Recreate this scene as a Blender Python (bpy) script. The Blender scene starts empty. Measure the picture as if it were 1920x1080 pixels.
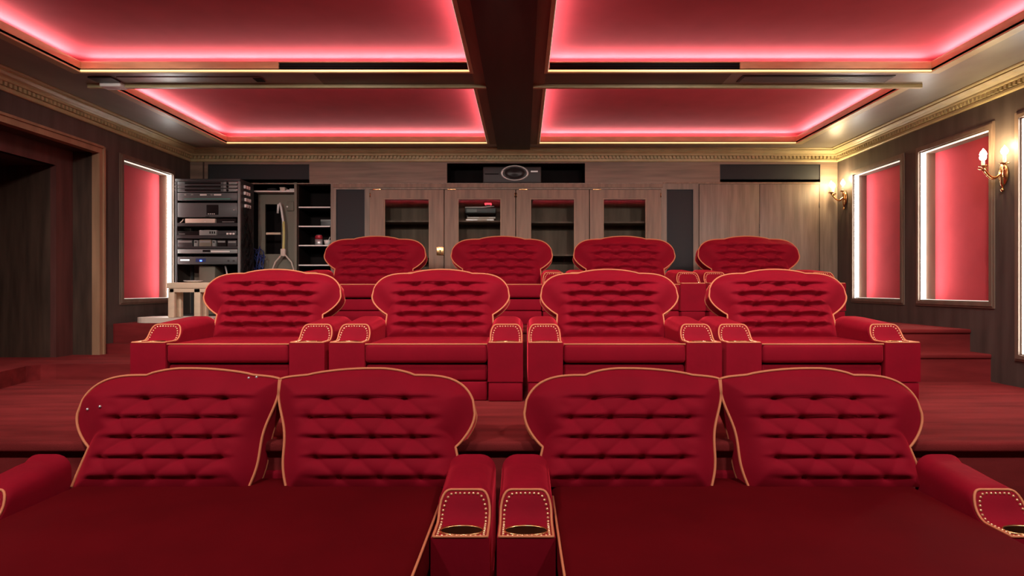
import bpy, bmesh, math, random
from mathutils import Vector, Matrix
random.seed(7)
S = bpy.context.scene
COL = S.collection
PI = math.pi

# ------------------------------------------------------------------ camera
EYE = 1.58
cam_d = bpy.data.cameras.new('camera'); cam = bpy.data.objects.new('camera', cam_d); COL.objects.link(cam)
cam.location = (0, 0, EYE); cam.rotation_euler = (PI / 2, 0, 0)
cam_d.sensor_width = 36; cam_d.lens = 1150 / 1920 * 36; cam_d.shift_x = -20 / 1920
cam_d.clip_start = .05
S.camera = cam
# ------------------------------------------------------------------ world, view
w = bpy.data.worlds.new('world'); S.world = w; w.use_nodes = True
w.node_tree.nodes['Background'].inputs[0].default_value = (1, .9, .85, 1)
w.node_tree.nodes['Background'].inputs[1].default_value = 0.0
S.view_settings.view_transform = 'Standard'; S.view_settings.look = 'None'
S.view_settings.gamma = 1; S.view_settings.use_curve_mapping = False
S.view_settings.exposure = 0.0
S.cycles.max_bounces = 8; S.cycles.diffuse_bounces = 4; S.cycles.glossy_bounces = 3
S.cycles.sample_clamp_indirect = 4


def area(name, loc, rot, sx, sy, power, col=(1, 1, 1), spread=PI, parent=None):
    l = bpy.data.lights.new(name, 'AREA'); l.shape = 'RECTANGLE'; l.size = sx; l.size_y = sy
    l.energy = power; l.color = col; l.spread = spread
    o = bpy.data.objects.new(name, l); COL.objects.link(o); o.location = loc; o.rotation_euler = rot
    if parent: o.parent = parent
    return o


# added spots, no fixtures behind them, to light the seats from the front
def added_spot(x, y, tilt, power, ang=110):
    l = bpy.data.lights.new('added_spot', 'SPOT'); l.energy = power; l.color = (1, .90, .82)
    l.spot_size = math.radians(ang); l.spot_blend = .8; l.shadow_soft_size = .10
    o = bpy.data.objects.new('added_spot', l); COL.objects.link(o); o.location = (x, y, 3.50); o.rotation_euler = (math.radians(tilt), 0, 0)


for dx_ in (-4.0, -2.0, -.18, 1.69, 3.7):
    added_spot(dx_, 1.6, 36, 280)
    added_spot(dx_ * .852, 3.92, 46, 185, 110)
COVE = 2.4      # watts per metre of the cove strips
COVE_COL = (1, .86, .84)

# ------------------------------------------------------------------ materials
MATS = {}


def mat(name, col, rough=.5, metal=0, spec=.5, sheen=0, sheen_col=None, emit=None, estr=0, var=0, vscale=(8, 8, 8), bump=0, bscale=80, coat=0, dark=None, detail=4):
    if name in MATS: return MATS[name]
    m = bpy.data.materials.new(name); m.use_nodes = True
    nt = m.node_tree; b = nt.nodes['Principled BSDF']
    b.inputs['Base Color'].default_value = (*col, 1)
    b.inputs['Roughness'].default_value = rough; b.inputs['Metallic'].default_value = metal
    b.inputs['Specular IOR Level'].default_value = spec
    if coat: b.inputs['Coat Weight'].default_value = coat; b.inputs['Coat Roughness'].default_value = .25
    if sheen:
        b.inputs['Sheen Weight'].default_value = sheen; b.inputs['Sheen Roughness'].default_value = .35
        b.inputs['Sheen Tint'].default_value = (*(sheen_col or (1, 1, 1)), 1)
    if emit: b.inputs['Emission Color'].default_value = (*emit, 1); b.inputs['Emission Strength'].default_value = estr
    if var or bump:
        tc = nt.nodes.new('ShaderNodeTexCoord')
    if var:
        mp = nt.nodes.new('ShaderNodeMapping'); mp.inputs['Scale'].default_value = vscale
        nz = nt.nodes.new('ShaderNodeTexNoise'); nz.inputs['Scale'].default_value = 1; nz.inputs['Detail'].default_value = detail
        cr = nt.nodes.new('ShaderNodeValToRGB')
        d = dark or tuple(c * (1 - var) for c in col)
        cr.color_ramp.elements[0].position = .3; cr.color_ramp.elements[1].position = .7
        cr.color_ramp.elements[0].color = (*d, 1); cr.color_ramp.elements[1].color = (*[c * (1 + var * .4) for c in col], 1)
        nt.links.new(tc.outputs['Object'], mp.inputs[0]); nt.links.new(mp.outputs[0], nz.inputs['Vector'])
        nt.links.new(nz.outputs['Fac'], cr.inputs[0]); nt.links.new(cr.outputs[0], b.inputs['Base Color'])
    if bump:
        n2 = nt.nodes.new('ShaderNodeTexNoise'); n2.inputs['Scale'].default_value = bscale; n2.inputs['Detail'].default_value = 3
        bp = nt.nodes.new('ShaderNodeBump'); bp.inputs['Strength'].default_value = bump; bp.inputs['Distance'].default_value = .01
        nt.links.new(tc.outputs['Object'], n2.inputs['Vector']); nt.links.new(n2.outputs['Fac'], bp.inputs['Height'])
        nt.links.new(bp.outputs[0], b.inputs['Normal'])
    MATS[name] = m
    return m


VELVET = mat('red_velvet', (.21, .0015, .012), .8, spec=.12, sheen=.9, sheen_col=(1, .05, .09), var=.12, vscale=(5, 5, 5), bump=.12, bscale=25)
SEATV_SHADE = mat('shaded_seat_velvet', (.080, .001, .003), .85, spec=.05, sheen=.05, sheen_col=(1, .05, .07), var=.15, vscale=(2.2, 2.2, 2.2))  # base colour darkened for the shade the seat backs leave on it
PIPE = mat('gold_piping', (.54, .18, .085), .6, spec=.3)
STUD = mat('brass_nailhead', (.85, .5, .3), .3, metal=.7)
BRASS = mat('brass', (.75, .45, .2), .25, metal=1)
CUPIN = mat('cup_holder_metal', (.35, .2, .13), .3, metal=1)
BUTTON = mat('button_velvet', (.25, .003, .01), .8, spec=.1)
CARPET = mat('red_carpet', (.185, .021, .022), .95, spec=.05, sheen=.06, sheen_col=(1, .3, .25), var=.35, vscale=(1.5, 9, 9), bump=.35, bscale=300)
RISER = CARPET
W_SIDE = mat('dark_wall_veneer', (.085, .066, .057), .45, spec=.4, var=.35, vscale=(9, 9, 1.2))
W_BACK = mat('walnut_veneer', (.27, .205, .155), .5, spec=.35, var=.3, vscale=(22, 22, 1.6))
W_FRZ = mat('walnut_veneer_across', (.26, .185, .135), .5, spec=.35, var=.3, vscale=(1.6, 22, 22))
W_DOOR = mat('cabinet_walnut', (.27, .17, .115), .5, spec=.35, var=.3, vscale=(20, 20, 1.8))
W_CEIL = mat('soffit_veneer', (.25, .225, .185), .36, spec=.5, var=.25, vscale=(3, 1.2, 8))
W_BEAM = mat('dark_beam_wood', (.045, .018, .014), .5, spec=.3, var=.3, vscale=(12, 1, 12))
W_CAS = mat('casing_wood', (.33, .19, .11), .45, spec=.4, var=.25, vscale=(12, 12, 1.5))
W_ALC = mat('alcove_veneer', (.062, .037, .026), .5, spec=.35, var=.45, vscale=(16, 16, 1.6))
GOLD = mat('gilded_moulding', (.53, .44, .235), .42, spec=.4, var=.15, vscale=(6, 6, 6))
LIPW = mat('gilded_lip_wood', (.55, .34, .17), .4, spec=.5, var=.2, vscale=(5, 5, 20))
REDFAB = mat('red_fabric_panel', (.50, .060, .075), .85, spec=.05, var=.1, vscale=(3, 3, 3))
JAMB = mat('jamb_wood', (.17, .115, .085), .5, spec=.3, var=.2, vscale=(12, 12, 1.5))
LED = mat('led_strip_white', (1, 1, 1), .5, emit=(1, .98, .9), estr=32)
LEDDIM = mat('led_strip_soft', (1, 1, 1), .5, emit=(1, .92, .75), estr=1.0)
GLOWGOLD = mat('glow_bead_warm', (1, .8, .5), .5, emit=(1, .62, .25), estr=1.3)  # emission gives the lip's moulding bead its bright line
GLOWSOFT = mat('glow_bead_soft', (1, .9, .8), .5, emit=(1, .78, .6), estr=.45)  # centre-side coffer trim made emissive to carry its pale bright line
BULB = mat('candle_bulb', (1, .9, .7), .4, emit=(1, .8, .45), estr=45)
CANDLE = mat('candle_sleeve', (.9, .8, .6), .5, emit=(1, .75, .4), estr=.8)
GRILLE = mat('speaker_cloth', (.035, .037, .04), .8, spec=.3, bump=.2, bscale=400)
BLACK = mat('black_void', (.012, .009, .009), .8, spec=.1)
INNER = mat('cabinet_interior', (.19, .13, .095), .6, spec=.2, var=.3, vscale=(12, 12, 1.5))
CHAR = mat('charcoal_metal', (.035, .036, .038), .45, spec=.4)
GREYM = mat('grey_faceplate', (.24, .265, .255), .4, spec=.4)
DGREY = mat('dark_faceplate', (.085, .095, .097), .4, spec=.4)
SILVER = mat('silver_metal', (.6, .6, .6), .35, metal=.6)
WHITE = mat('white_plastic', (.8, .78, .74), .5)
CREAM = mat('cream_painted_wood', (.72, .56, .40), .5, spec=.3, var=.1, vscale=(3, 3, 14))
PALE = mat('pale_board', (.66, .55, .46), .5)
TEAL = mat('teal_glass_edge', (.08, .25, .21), .3)
GREENGREY = mat('grey_green_panel', (.17, .16, .12), .6)
YELLOW = mat('yellow_cable', (.6, .55, .2), .5)
BLUE = mat('blue_cable', (.02, .04, .16), .5)
BLUELED = mat('blue_indicator', (.05, .1, 1), .4, emit=(.05, .12, 1), estr=6)
DISP = mat('white_display', (1, 1, 1), .4, emit=(.9, .95, 1), estr=1.2)
REDLED = mat('red_indicator', (1, .05, .08), .4, emit=(1, .05, .08), estr=2)
REDCAN = mat('red_can', (.45, .03, .05), .35, metal=.3)
PROJ = mat('projector_shell', (.03, .027, .027), .5)
RINGM = mat('lens_ring_silver', (.7, .68, .66), .35, metal=.4)
LENS = mat('projector_lens', (.02, .014, .014), .35, spec=.4)


def glass_mat():
    m = bpy.data.materials.new('cabinet_glass'); m.use_nodes = True; nt = m.node_tree
    for n in list(nt.nodes): nt.nodes.remove(n)
    o = nt.nodes.new('ShaderNodeOutputMaterial'); mx = nt.nodes.new('ShaderNodeMixShader')
    t = nt.nodes.new('ShaderNodeBsdfTransparent'); t.inputs[0].default_value = (.92, .93, .92, 1)
    g = nt.nodes.new('ShaderNodeBsdfGlossy'); g.inputs['Roughness'].default_value = .03
    f = nt.nodes.new('ShaderNodeFresnel'); f.inputs[0].default_value = 1.45
    nt.links.new(f.outputs[0], mx.inputs[0]); nt.links.new(t.outputs[0], mx.inputs[1]); nt.links.new(g.outputs[0], mx.inputs[2])
    nt.links.new(mx.outputs[0], o.inputs[0]); return m


GLASS = glass_mat()


# ------------------------------------------------------------------ mesh helpers
class MB:
    def __init__(s): s.v = []; s.f = []; s.sm = []

    def add(s, vs, fs, smooth=False):
        o = len(s.v); s.v += [tuple(p) for p in vs]
        for f in fs: s.f.append(tuple(i + o for i in f)); s.sm.append(smooth)
        return s

    def box(s, x0, x1, y0, y1, z0, z1):
        vs = [(x, y, z) for z in (z0, z1) for y in (y0, y1) for x in (x0, x1)]
        return s.add(vs, [(0, 2, 3, 1), (4, 5, 7, 6), (0, 1, 5, 4), (2, 6, 7, 3), (0, 4, 6, 2), (1, 3, 7, 5)])

    def rbox(s, x0, x1, y0, y1, z0, z1, r=.02, seg=3):
        bm = bmesh.new(); bmesh.ops.create_cube(bm, size=1)
        for v in bm.verts:
            v.co = Vector(((x0 + x1) / 2 + v.co.x * (x1 - x0), (y0 + y1) / 2 + v.co.y * (y1 - y0), (z0 + z1) / 2 + v.co.z * (z1 - z0)))
        bmesh.ops.bevel(bm, geom=bm.edges[:], offset=r, segments=seg, profile=.5, affect='EDGES')
        bm.verts.index_update()
        s.add([v.co for v in bm.verts], [[v.index for v in f.verts] for f in bm.faces], True); bm.free(); return s

    def tube(s, pts, r, n=6, closed=False, cap=True):
        pts = [Vector(p) for p in pts]; m = len(pts); vs = []; fs = []
        up = Vector((0, 0, 1)); prevn = None
        for i, p in enumerate(pts):
            if closed: t = pts[(i + 1) % m] - pts[i - 1]
            else: t = pts[min(i + 1, m - 1)] - pts[max(i - 1, 0)]
            if t.length < 1e-9: t = Vector((0, 1, 0))
            t.normalize()
            if prevn is None:
                a = up if abs(t.z) < .9 else Vector((1, 0, 0))
                nn = (a - t * a.dot(t)).normalized()
            else:
                nn = prevn - t * prevn.dot(t)
                nn = nn.normalized() if nn.length > 1e-6 else Vector((1, 0, 0))
            prevn = nn; b = t.cross(nn)
            rr = r[i] if isinstance(r, (list, tuple)) else r
            for k in range(n):
                a = 2 * PI * k / n; vs.append(p + (nn * math.cos(a) + b * math.sin(a)) * rr)
        for i in range(m if closed else m - 1):
            j = (i + 1) % m
            for k in range(n):
                k2 = (k + 1) % n; fs.append((i * n + k, j * n + k, j * n + k2, i * n + k2))
        if cap and not closed: fs += [tuple(range(n))[::-1], tuple((m - 1) * n + k for k in range(n))]
        return s.add(vs, fs, True)

    def lathe(s, prof, n=12, cx=0, cy=0, sx=1, sy=1):
        vs = [(cx + r * sx * math.cos(2 * PI * k / n), cy + r * sy * math.sin(2 * PI * k / n), z) for r, z in prof for k in range(n)]
        fs = [(i * n + k, i * n + (k + 1) % n, (i + 1) * n + (k + 1) % n, (i + 1) * n + k) for i in range(len(prof) - 1) for k in range(n)]
        fs += [tuple(range(n))[::-1], tuple((len(prof) - 1) * n + k for k in range(n))]
        return s.add(vs, fs, True)

    def blob(s, c, r, n=6):
        rings = [(.0, -1), (.7, -.7), (1, 0), (.7, .7), (0, 1)]
        vs = []; fs = []
        for a, z in rings[1:4]:
            for k in range(n): vs.append((c[0] + r * a * math.cos(2 * PI * k / n), c[1] + r * a * math.sin(2 * PI * k / n), c[2] + r * z))
        vs += [(c[0], c[1], c[2] - r), (c[0], c[1], c[2] + r)]
        for i in range(2):
            for k in range(n): fs.append((i * n + k, i * n + (k + 1) % n, (i + 1) * n + (k + 1) % n, (i + 1) * n + k))
        for k in range(n): fs += [(3 * n, (k + 1) % n, k), (3 * n + 1, 2 * n + k, 2 * n + (k + 1) % n)]
        return s.add(vs, fs, True)

    def prism(s, poly, z0, z1):
        n = len(poly)
        vs = [(x, y, z0) for x, y in poly] + [(x, y, z1) for x, y in poly]
        return s.add(vs, [tuple(range(n))[::-1], tuple(range(n, 2 * n))] + [(i, (i + 1) % n, n + (i + 1) % n, n + i) for i in range(n)])

    def build(s, name, m, parent=None, loc=None, kind=None):
        me = bpy.data.meshes.new(name); me.from_pydata(s.v, [], s.f); me.polygons.foreach_set('use_smooth', s.sm)
        me.materials.append(m); me.update()
        bm = bmesh.new(); bm.from_mesh(me); bmesh.ops.recalc_face_normals(bm, faces=bm.faces[:]); bm.to_mesh(me); bm.free()
        o = bpy.data.objects.new(name, me); COL.objects.link(o)
        if parent: o.parent = parent
        if loc: o.location = loc
        if kind: o['kind'] = kind
        return o


def B(x0, x1, y0, y1, z0, z1): return MB().box(x0, x1, y0, y1, z0, z1)


def thing(name, label, cat, loc=(0, 0, 0), group=None, rz=0):
    o = bpy.data.objects.new(name, None); COL.objects.link(o); o.location = loc; o.rotation_euler = (0, 0, rz)
    o.empty_display_size = .1
    o['label'] = label; o['category'] = cat
    if group: o['group'] = group
    return o


def tag(o, label, cat, group=None):
    o['label'] = label; o['category'] = cat
    if group: o['group'] = group
    return o


def copy_tree(o, parent=None):
    c = o.copy(); COL.objects.link(c)
    if parent: c.parent = parent
    for ch in list(o.children): copy_tree(ch, c)
    return c


def holed(a0, a1, b0, b1, holes):
    """cells (a0,a1,b0,b1) of a rectangle minus rectangular holes"""
    A = sorted({a0, a1, *[min(max(h[k], a0), a1) for h in holes for k in (0, 1)]})
    out = []
    for i in range(len(A) - 1):
        am = (A[i] + A[i + 1]) / 2
        spans = sorted((max(h[2], b0), min(h[3], b1)) for h in holes if h[0] < am < h[1])
        z = b0
        for s0, s1 in spans:
            if s0 > z: out.append((A[i], A[i + 1], z, s0))
            z = max(z, s1)
        if z < b1: out.append((A[i], A[i + 1], z, b1))
    return out


# ================================================================== ROOM
XL, XR, YB, YF = -4.70, 4.45, 8.67, -3.0
ZP2, ZP3, ZC = .69, 1.17, 3.53      # platforms and soffit
YP2, YP3 = 3.57, 6.10

B(-5.9, XR + .2, YF, YP2 + .05, -.1, 0).build('floor', CARPET, kind='structure')
p2 = MB().box(-5.9, XR + .2, YP2, 7.2, 0, ZP2)
p2.rbox(XL, XR, YP2 - .035, YP2 + .1, ZP2 - .06, ZP2 + .002, .018)
p2.build('platform', CARPET, kind='structure')
p3 = MB().prism([(-3.1, YP3), (XR + .2, YP3), (XR + .2, 9.3), (-5.2, 9.3), (-5.2, 7.04), (-3.1, 7.04)], ZP2, ZP3)
p3.rbox(-3.1, XR, YP3 - .02, YP3 + .08, ZP3 - .04, ZP3 + .002, .012)
p3.build('platform', CARPET, kind='structure')
st = MB().box(2.9, XR, 5.83, YP3 + .02, ZP2, .95)
st.rbox(2.9, XR, 5.815, 5.95, .91, .952, .012)
st.build('step', CARPET, kind='structure')
ld = [(-3.1, 5.98), (-4.55, 5.98), (-4.66, 5.93), (-4.70, 5.80), (-4.62, 5.45), (-4.52, 5.1), (-4.5, 4.85), (-4.6, 4.65), (-4.75, 4.6), (-5.85, 4.6), (-5.85, 7.06), (-3.1, 7.06)]
MB().prism(ld, ZP2, .84).build('step', CARPET, kind='structure')
MB().box(XL, -3.1, 6.90, 7.06, .84, .95).build('step', CARPET, kind='structure')

# niches: (side, y_near, y_far, z_bottom)
ZN1 = 3.10
NICHES = [(1, 7.2, 8.24, 1.44), (1, 5.83, 6.87, 1.44), (1, 4.42, 5.48, .98), (-1, 7.2, 8.22, 1.44)]
wr = MB()
for y0, y1, z0, z1 in holed(YF, 9.3, -.1, 3.8, [(n[1], n[2], n[3], ZN1) for n in NICHES if n[0] > 0]):
    wr.box(XR, XR + .2, y0, y1, z0, z1)
wr.build('wall_right', W_SIDE, kind='structure')
wl = MB()
for y0, y1, z0, z1 in holed(YF, 9.3, -.1, 3.8, [(7.2, 8.22, 1.44, ZN1), (4.65, 6.80, .8, 3.09)]):
    wl.box(XL - .2, XL, y0, y1, z0, z1)
wl.build('wall_left', W_SIDE, kind='structure')
B(-5.9, XR + .2, YF - .2, YF, -.1, 3.8).build('wall_front', W_SIDE, kind='structure')

# entrance alcove in the left wall: casing, panelled recess, dark opening
dr = bpy.data.objects.new('door_1', None); COL.objects.link(dr); dr['kind'] = 'structure'
MB().box(XL - .065, XL + .02, 6.785, 6.86, .84, 3.15).build('door_casing', W_CAS, dr)
MB().box(XL - .01, XL + .025, 4.58, 4.64, .84, 3.15).build('door_casing', W_CAS, dr)
MB().box(XL - .065, XL + .02, 4.64, 6.785, 3.075, 3.15).build('door_casing', W_CAS, dr)
MB().box(XL - .012, XL + .038, 6.835, 6.86, .84, 3.15).box(XL - .012, XL + .038, 4.64, 6.835, 3.135, 3.16).build('casing_bead', W_CAS, dr)
MB().box(-4.99, XL - .065, 6.79, 6.86, .84, 3.085).box(-4.99, XL, 4.58, 4.64, .84, 3.12).build('recess_jamb', W_ALC, dr)
MB().box(-4.99, XL - .065, 4.6, 6.84, 3.085, 3.15).build('recess_head', W_ALC, dr)
fr = mat('alcove_stile', (.10, .035, .03), .5, spec=.35, var=.3, vscale=(14, 14, 1.5))
MB().box(-5.04, -4.98, 6.545, 6.84, .84, 3.12).build('stile', fr, dr)
MB().box(-5.04, -4.98, 4.6, 6.545, 2.89, 3.12).build('head_rail', fr, dr)
MB().box(-5.8, -5.04, 6.55, 6.60, .84, 2.92).build('inner_jamb', W_ALC, dr)
MB().box(-5.8, -5.0, 4.6, 6.56, 2.89, 2.95).build('inner_head', W_ALC, dr)
MB().box(-5.85, -5.78, 4.6, 6.6, .6, 3.0).build('back_panel', W_ALC, dr)
MB().box(-5.8, -4.72, 4.55, 4.6, .6, 3.1).build('near_jamb', W_ALC, dr)

# back wall joinery with its openings
HOLES = dict(projector=(-1.071, .882, 3.065, 3.344), closet=(-4.45, -3.227, 1.1, 3.05), bay=(-3.19, -2.714, 1.1, 3.05),
             cabl=(-2.164, -.098, 1.3, 2.975), cabr=(-.098, 1.96, 1.3, 2.975),
             gl=(-4.448, -3.016, 3.11, 3.329), gr=(2.789, 4.207, 3.11, 3.329), tl=(-2.639, -2.232, 1.3, 2.975), tr=(2.036, 2.413, 1.3, 2.975))
wb = MB()
for x0, x1, z0, z1 in holed(-5.0, XR + .2, 1.0, 3.065, list(HOLES.values())):
    wb.box(x0, x1, YB, YB + .05, z0, z1)
wbo = wb.build('wall_back', W_BACK, kind='structure')
wf = MB()
for x0, x1, z0, z1 in holed(-5.0, XR + .2, 3.065, 3.8, list(HOLES.values())):
    wf.box(x0, x1, YB, YB + .05, z0, z1)
wf.build('frieze_board', W_FRZ, wbo)
MB().box(-2.68, 1.98, YB - .012, YB, 3.0, 3.05).box(1.98, 4.3, YB - .006, YB, 3.055, 3.075).build('rail_moulding', W_DOOR, wbo)
MB().box(4.19, 4.2, YB - .003, YB, 1.17, 3.06).box(-4.52, -4.50, YB - .004, YB, 1.17, 3.38).build('panel_joint', W_ALC, wbo)
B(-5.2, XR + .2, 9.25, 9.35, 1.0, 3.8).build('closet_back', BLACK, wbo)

# speaker cloth panels
for nm, lab in (('gl', 'wide low black speaker panel at upper left above the equipment rack'), ('gr', 'wide low black speaker panel at upper right beside the wall sconce'),
                ('tl', 'tall black speaker panel left of the glass-door cabinets'), ('tr', 'tall black speaker panel right of the glass-door cabinets')):
    x0, x1, z0, z1 = HOLES[nm]
    t = thing('wall_speaker', lab, 'speaker', (0, YB, 0), 'black speaker panels in the back wall')
    MB().rbox(x0 + .006, x1 - .006, .008, .04, z0 + .006, z1 - .006, .006, 2).build('grille_cloth', GRILLE, t)
    MB().box(x0, x1, .04, .06, z0, z1).box(x0, x0 + .006, -.002, .04, z0, z1).box(x1 - .006, x1, -.002, .04, z0, z1).box(x0, x1, -.002, .04, z1 - .006, z1).build('grille_frame', CHAR, t)

# ------------------------------------------------------------------ ceiling
CX = [(-3.97, -.475), (.225, 3.67)]
CY = [(2.55, 5.51), (5.95, 8.24)]
TR = .19                                    # trough behind each lip
ce = MB()
for x0, x1, y0, y1 in holed(-5.0, XR + .2, YF, 9.3, [(a, b, c, d) for a, b in CX for c, d in CY]):
    ce.box(x0, x1, y0, y1, ZC, ZC + .02)
ceil = ce.build('ceiling', W_CEIL, kind='structure')
MB().box(-.35, .10, YF, 8.5, ZC - .03, ZC).build('beam_board', W_BEAM, ceil)
flb = mat('beam_flange_wood', (.20, .115, .065), .45, spec=.4, var=.3, vscale=(14, 1, 14))
MB().box(-.46, -.35, YF, 8.3, ZC - .006, ZC).build('beam_flange', flb, ceil)
MB().box(.10, .21, YF, 8.3, ZC - .006, ZC).build('beam_flange', flb, ceil)
MB().box(-4.16, -.35, 5.86, 5.90, ZC - .035, ZC).build('cross_moulding', GOLD, ceil)
MB().box(.10, 3.82, 5.86, 5.90, ZC - .035, ZC).build('cross_moulding', GOLD, ceil)
crossb = mat('cross_beam_wood', (.10, .055, .04), .4, spec=.5, var=.3, vscale=(1.2, 14, 14))
MB().box(-1.9, -.35, 5.56, 5.86, ZC - .004, ZC).build('cross_board', crossb, ceil)
MB().box(.10, 1.9, 5.56, 5.86, ZC - .004, ZC).build('cross_board', crossb, ceil)


def cove(L, horizontal, loc, inward, up, inn, power):
    """one cove strip; inward = horizontal direction towards the coffer's middle"""
    z = Vector((0, 0, 1)) * up + Vector(inward) * inn     # light leaves upward and inward
    d = z.normalized(); x = Vector((1, 0, 0)) if horizontal else Vector((0, 1, 0))
    zz = -d; yy = zz.cross(x).normalized(); xx = yy.cross(zz)
    l = bpy.data.lights.new('cove_light', 'AREA'); l.shape = 'RECTANGLE'; l.size = L; l.size_y = .03
    l.energy = power * L; l.color = COVE_COL
    o = bpy.data.objects.new('cove_light', l); COL.objects.link(o)
    o.matrix_world = Matrix((( xx.x, yy.x, zz.x, loc[0]), (xx.y, yy.y, zz.y, loc[1]), (xx.z, yy.z, zz.z, loc[2]), (0, 0, 0, 1)))
    return o


for i, (x0, x1) in enumerate(CX):
    for j, (y0, y1) in enumerate(CY):
        ZT = 3.692; FR = .015
        cp = MB(); rings = []
        for k in range(9):
            a = PI / 2 * k / 8; o_ = TR - FR + FR * math.cos(a); z_ = ZT - FR + FR * math.sin(a)
            rings.append([(x0 - o_, y0 - o_, z_), (x1 + o_, y0 - o_, z_), (x1 + o_, y1 + o_, z_), (x0 - o_, y1 + o_, z_)])
        rings = [[(p[0], p[1], ZC + .02) for p in rings[0]]] + rings
        for ra, rb in zip(rings, rings[1:]):
            for k in range(4): cp.add([ra[k], ra[(k + 1) % 4], rb[(k + 1) % 4], rb[k]], [(0, 1, 2, 3)], True)
        cp.add(rings[-1], [(0, 1, 2, 3)])
        o_ = TR - FR
        cp = cp.build('coffer_panel', REDFAB, ceil)
        lip = MB(); t = .022; zt = ZC + .085
        lip.box(x0 - t, x0, y0 - t, y1 + t, ZC, zt); lip.box(x1, x1 + t, y0 - t, y1 + t, ZC, zt)
        lip.box(x0, x1, y0 - t, y0, ZC, zt)
        vent = None
        if j == 0:
            va, vb = ((x1 - 1.72, x1 - .02) if i == 0 else (x0 + .02, x0 + 1.73))
            lip.box(x0, va, y1, y1 + t, ZC, zt); lip.box(vb, x1, y1, y1 + t, ZC, zt)
            lip.box(va, vb, y1, y1 + t, ZC, ZC + .02); lip.box(va, vb, y1, y1 + t, zt - .008, zt)
            vm = MB().box(va, vb, y1 + t, y1 + t + .01, ZC, zt - .008)
            vm.box(va, vb, y1 + .008, y1 + .014, ZC + .045, ZC + .05)
            vm.build('vent_slot', BLACK, cp)
        else:
            lip.box(x0, x1, y1, y1 + t, ZC, zt)
        lip.build('coffer_lip', LIPW, cp)
        bd = MB()                                  # bead round the mouth of the coffer, below the soffit
        q = .03
        for bx in ((x0 - q, x0, y0 - q, y1 + q), (x1, x1 + q, y0 - q, y1 + q), (x0, x1, y0 - q, y0), (x0, x1, y1, y1 + q)):
            bd.box(*bx, ZC - .014, ZC + .002)
        fl = .10                                   # flat gilded flange
        for bx in ((x0 - fl, x0 - q, y0 - q, y1 + fl * .5), (x1 + q, x1 + fl, y0 - q, y1 + fl * .5), (x0 - q, x1 + q, y1 + q, y1 + fl * .5)):
            if (i == 0 and bx[0] > x1 - .1) or (i == 1 and bx[1] < x0 + .1): continue
            bd.box(*bx, ZC - .007, ZC)
        bd.build('coffer_bead', GOLD, cp)
        MB().box(x0, x1, y1 - .008, y1, ZC - .006, ZC + .008).build('glow_bead', GLOWGOLD, cp)
        xi = (x1 - .006, x1) if i == 0 else (x0, x0 + .006)
        MB().box(*xi, y0, y1 - .008, ZC - .006, ZC + .004).build('glow_bead', GLOWSOFT, cp)
        h = TR * .62; zl = ZC + .05
        for loc, L, hz, inw in (((x0 - h, (y0 + y1) / 2, zl), y1 - y0, False, (1, 0, 0)), ((x1 + h, (y0 + y1) / 2, zl), y1 - y0, False, (-1, 0, 0)),
                                (((x0 + x1) / 2, y0 - h, zl), x1 - x0, True, (0, 1, 0)), (((x0 + x1) / 2, y1 + h, zl), x1 - x0, True, (0, -1, 0))):
            cove(L, hz, loc, inw, .9, .3, COVE)
            cove(L, hz, (loc[0], loc[1], loc[2] + .035), inw, .34, .94, COVE * 2.3)
            if hz: MB().box(loc[0] - L / 2, loc[0] + L / 2, loc[1] - .012, loc[1] + .012, ZC + .02, ZC + .03).build('cove_strip', WHITE, cp)
            else: MB().box(loc[0] - .012, loc[0] + .012, loc[1] - L / 2, loc[1] + L / 2, ZC + .02, ZC + .03).build('cove_strip', WHITE, cp)

# crown mouldings
PROF = [(0, 3.36), (.018, 3.362), (.026, 3.372), (.026, 3.392), (.016, 3.396), (.016, 3.438), (.06, 3.44), (.066, 3.452), (.066, 3.462), (.078, 3.47), (.10, 3.478), (.122, 3.494), (.135, 3.498), (.135, 3.510), (.155, 3.514), (.162, 3.522), (.162, 3.531), (0, 3.531)]


def crown(name, p0, p1, n):
    p0 = Vector(p0); p1 = Vector(p1); n = Vector(n); m = MB(); k = len(PROF)
    t = (p1 - p0).normalized(); vs = []
    for e, (p, sg) in enumerate(((p0, 1), (p1, -1))):
        for a, z in PROF: q = p + n * a + t * (a * sg); vs.append((q.x, q.y, z))
    m.add(vs, [(i, i + 1, k + i + 1, k + i) for i in range(k - 1)])
    o = m.build(name, GOLD, kind='structure')
    d = MB(); L = (p1 - p0).length; s = .03
    while s < L - .05:
        q = p0 + t * s
        a = q + n * .016; b = q + t * .03 + n * .046
        d.box(min(a.x, b.x), max(a.x, b.x), min(a.y, b.y), max(a.y, b.y), 3.402, 3.438); s += .053
    dd = d.build('dentil_row', GOLD, o, kind='stuff')
    return o


crown('trim_1', (XL, YB, 0), (XR, YB, 0), (0, -1, 0))
crown('trim_2', (XR, YB, 0), (XR, YF, 0), (-1, 0, 0))
crown('trim_3', (XL, YF, 0), (XL, YB, 0), (1, 0, 0))

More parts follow.
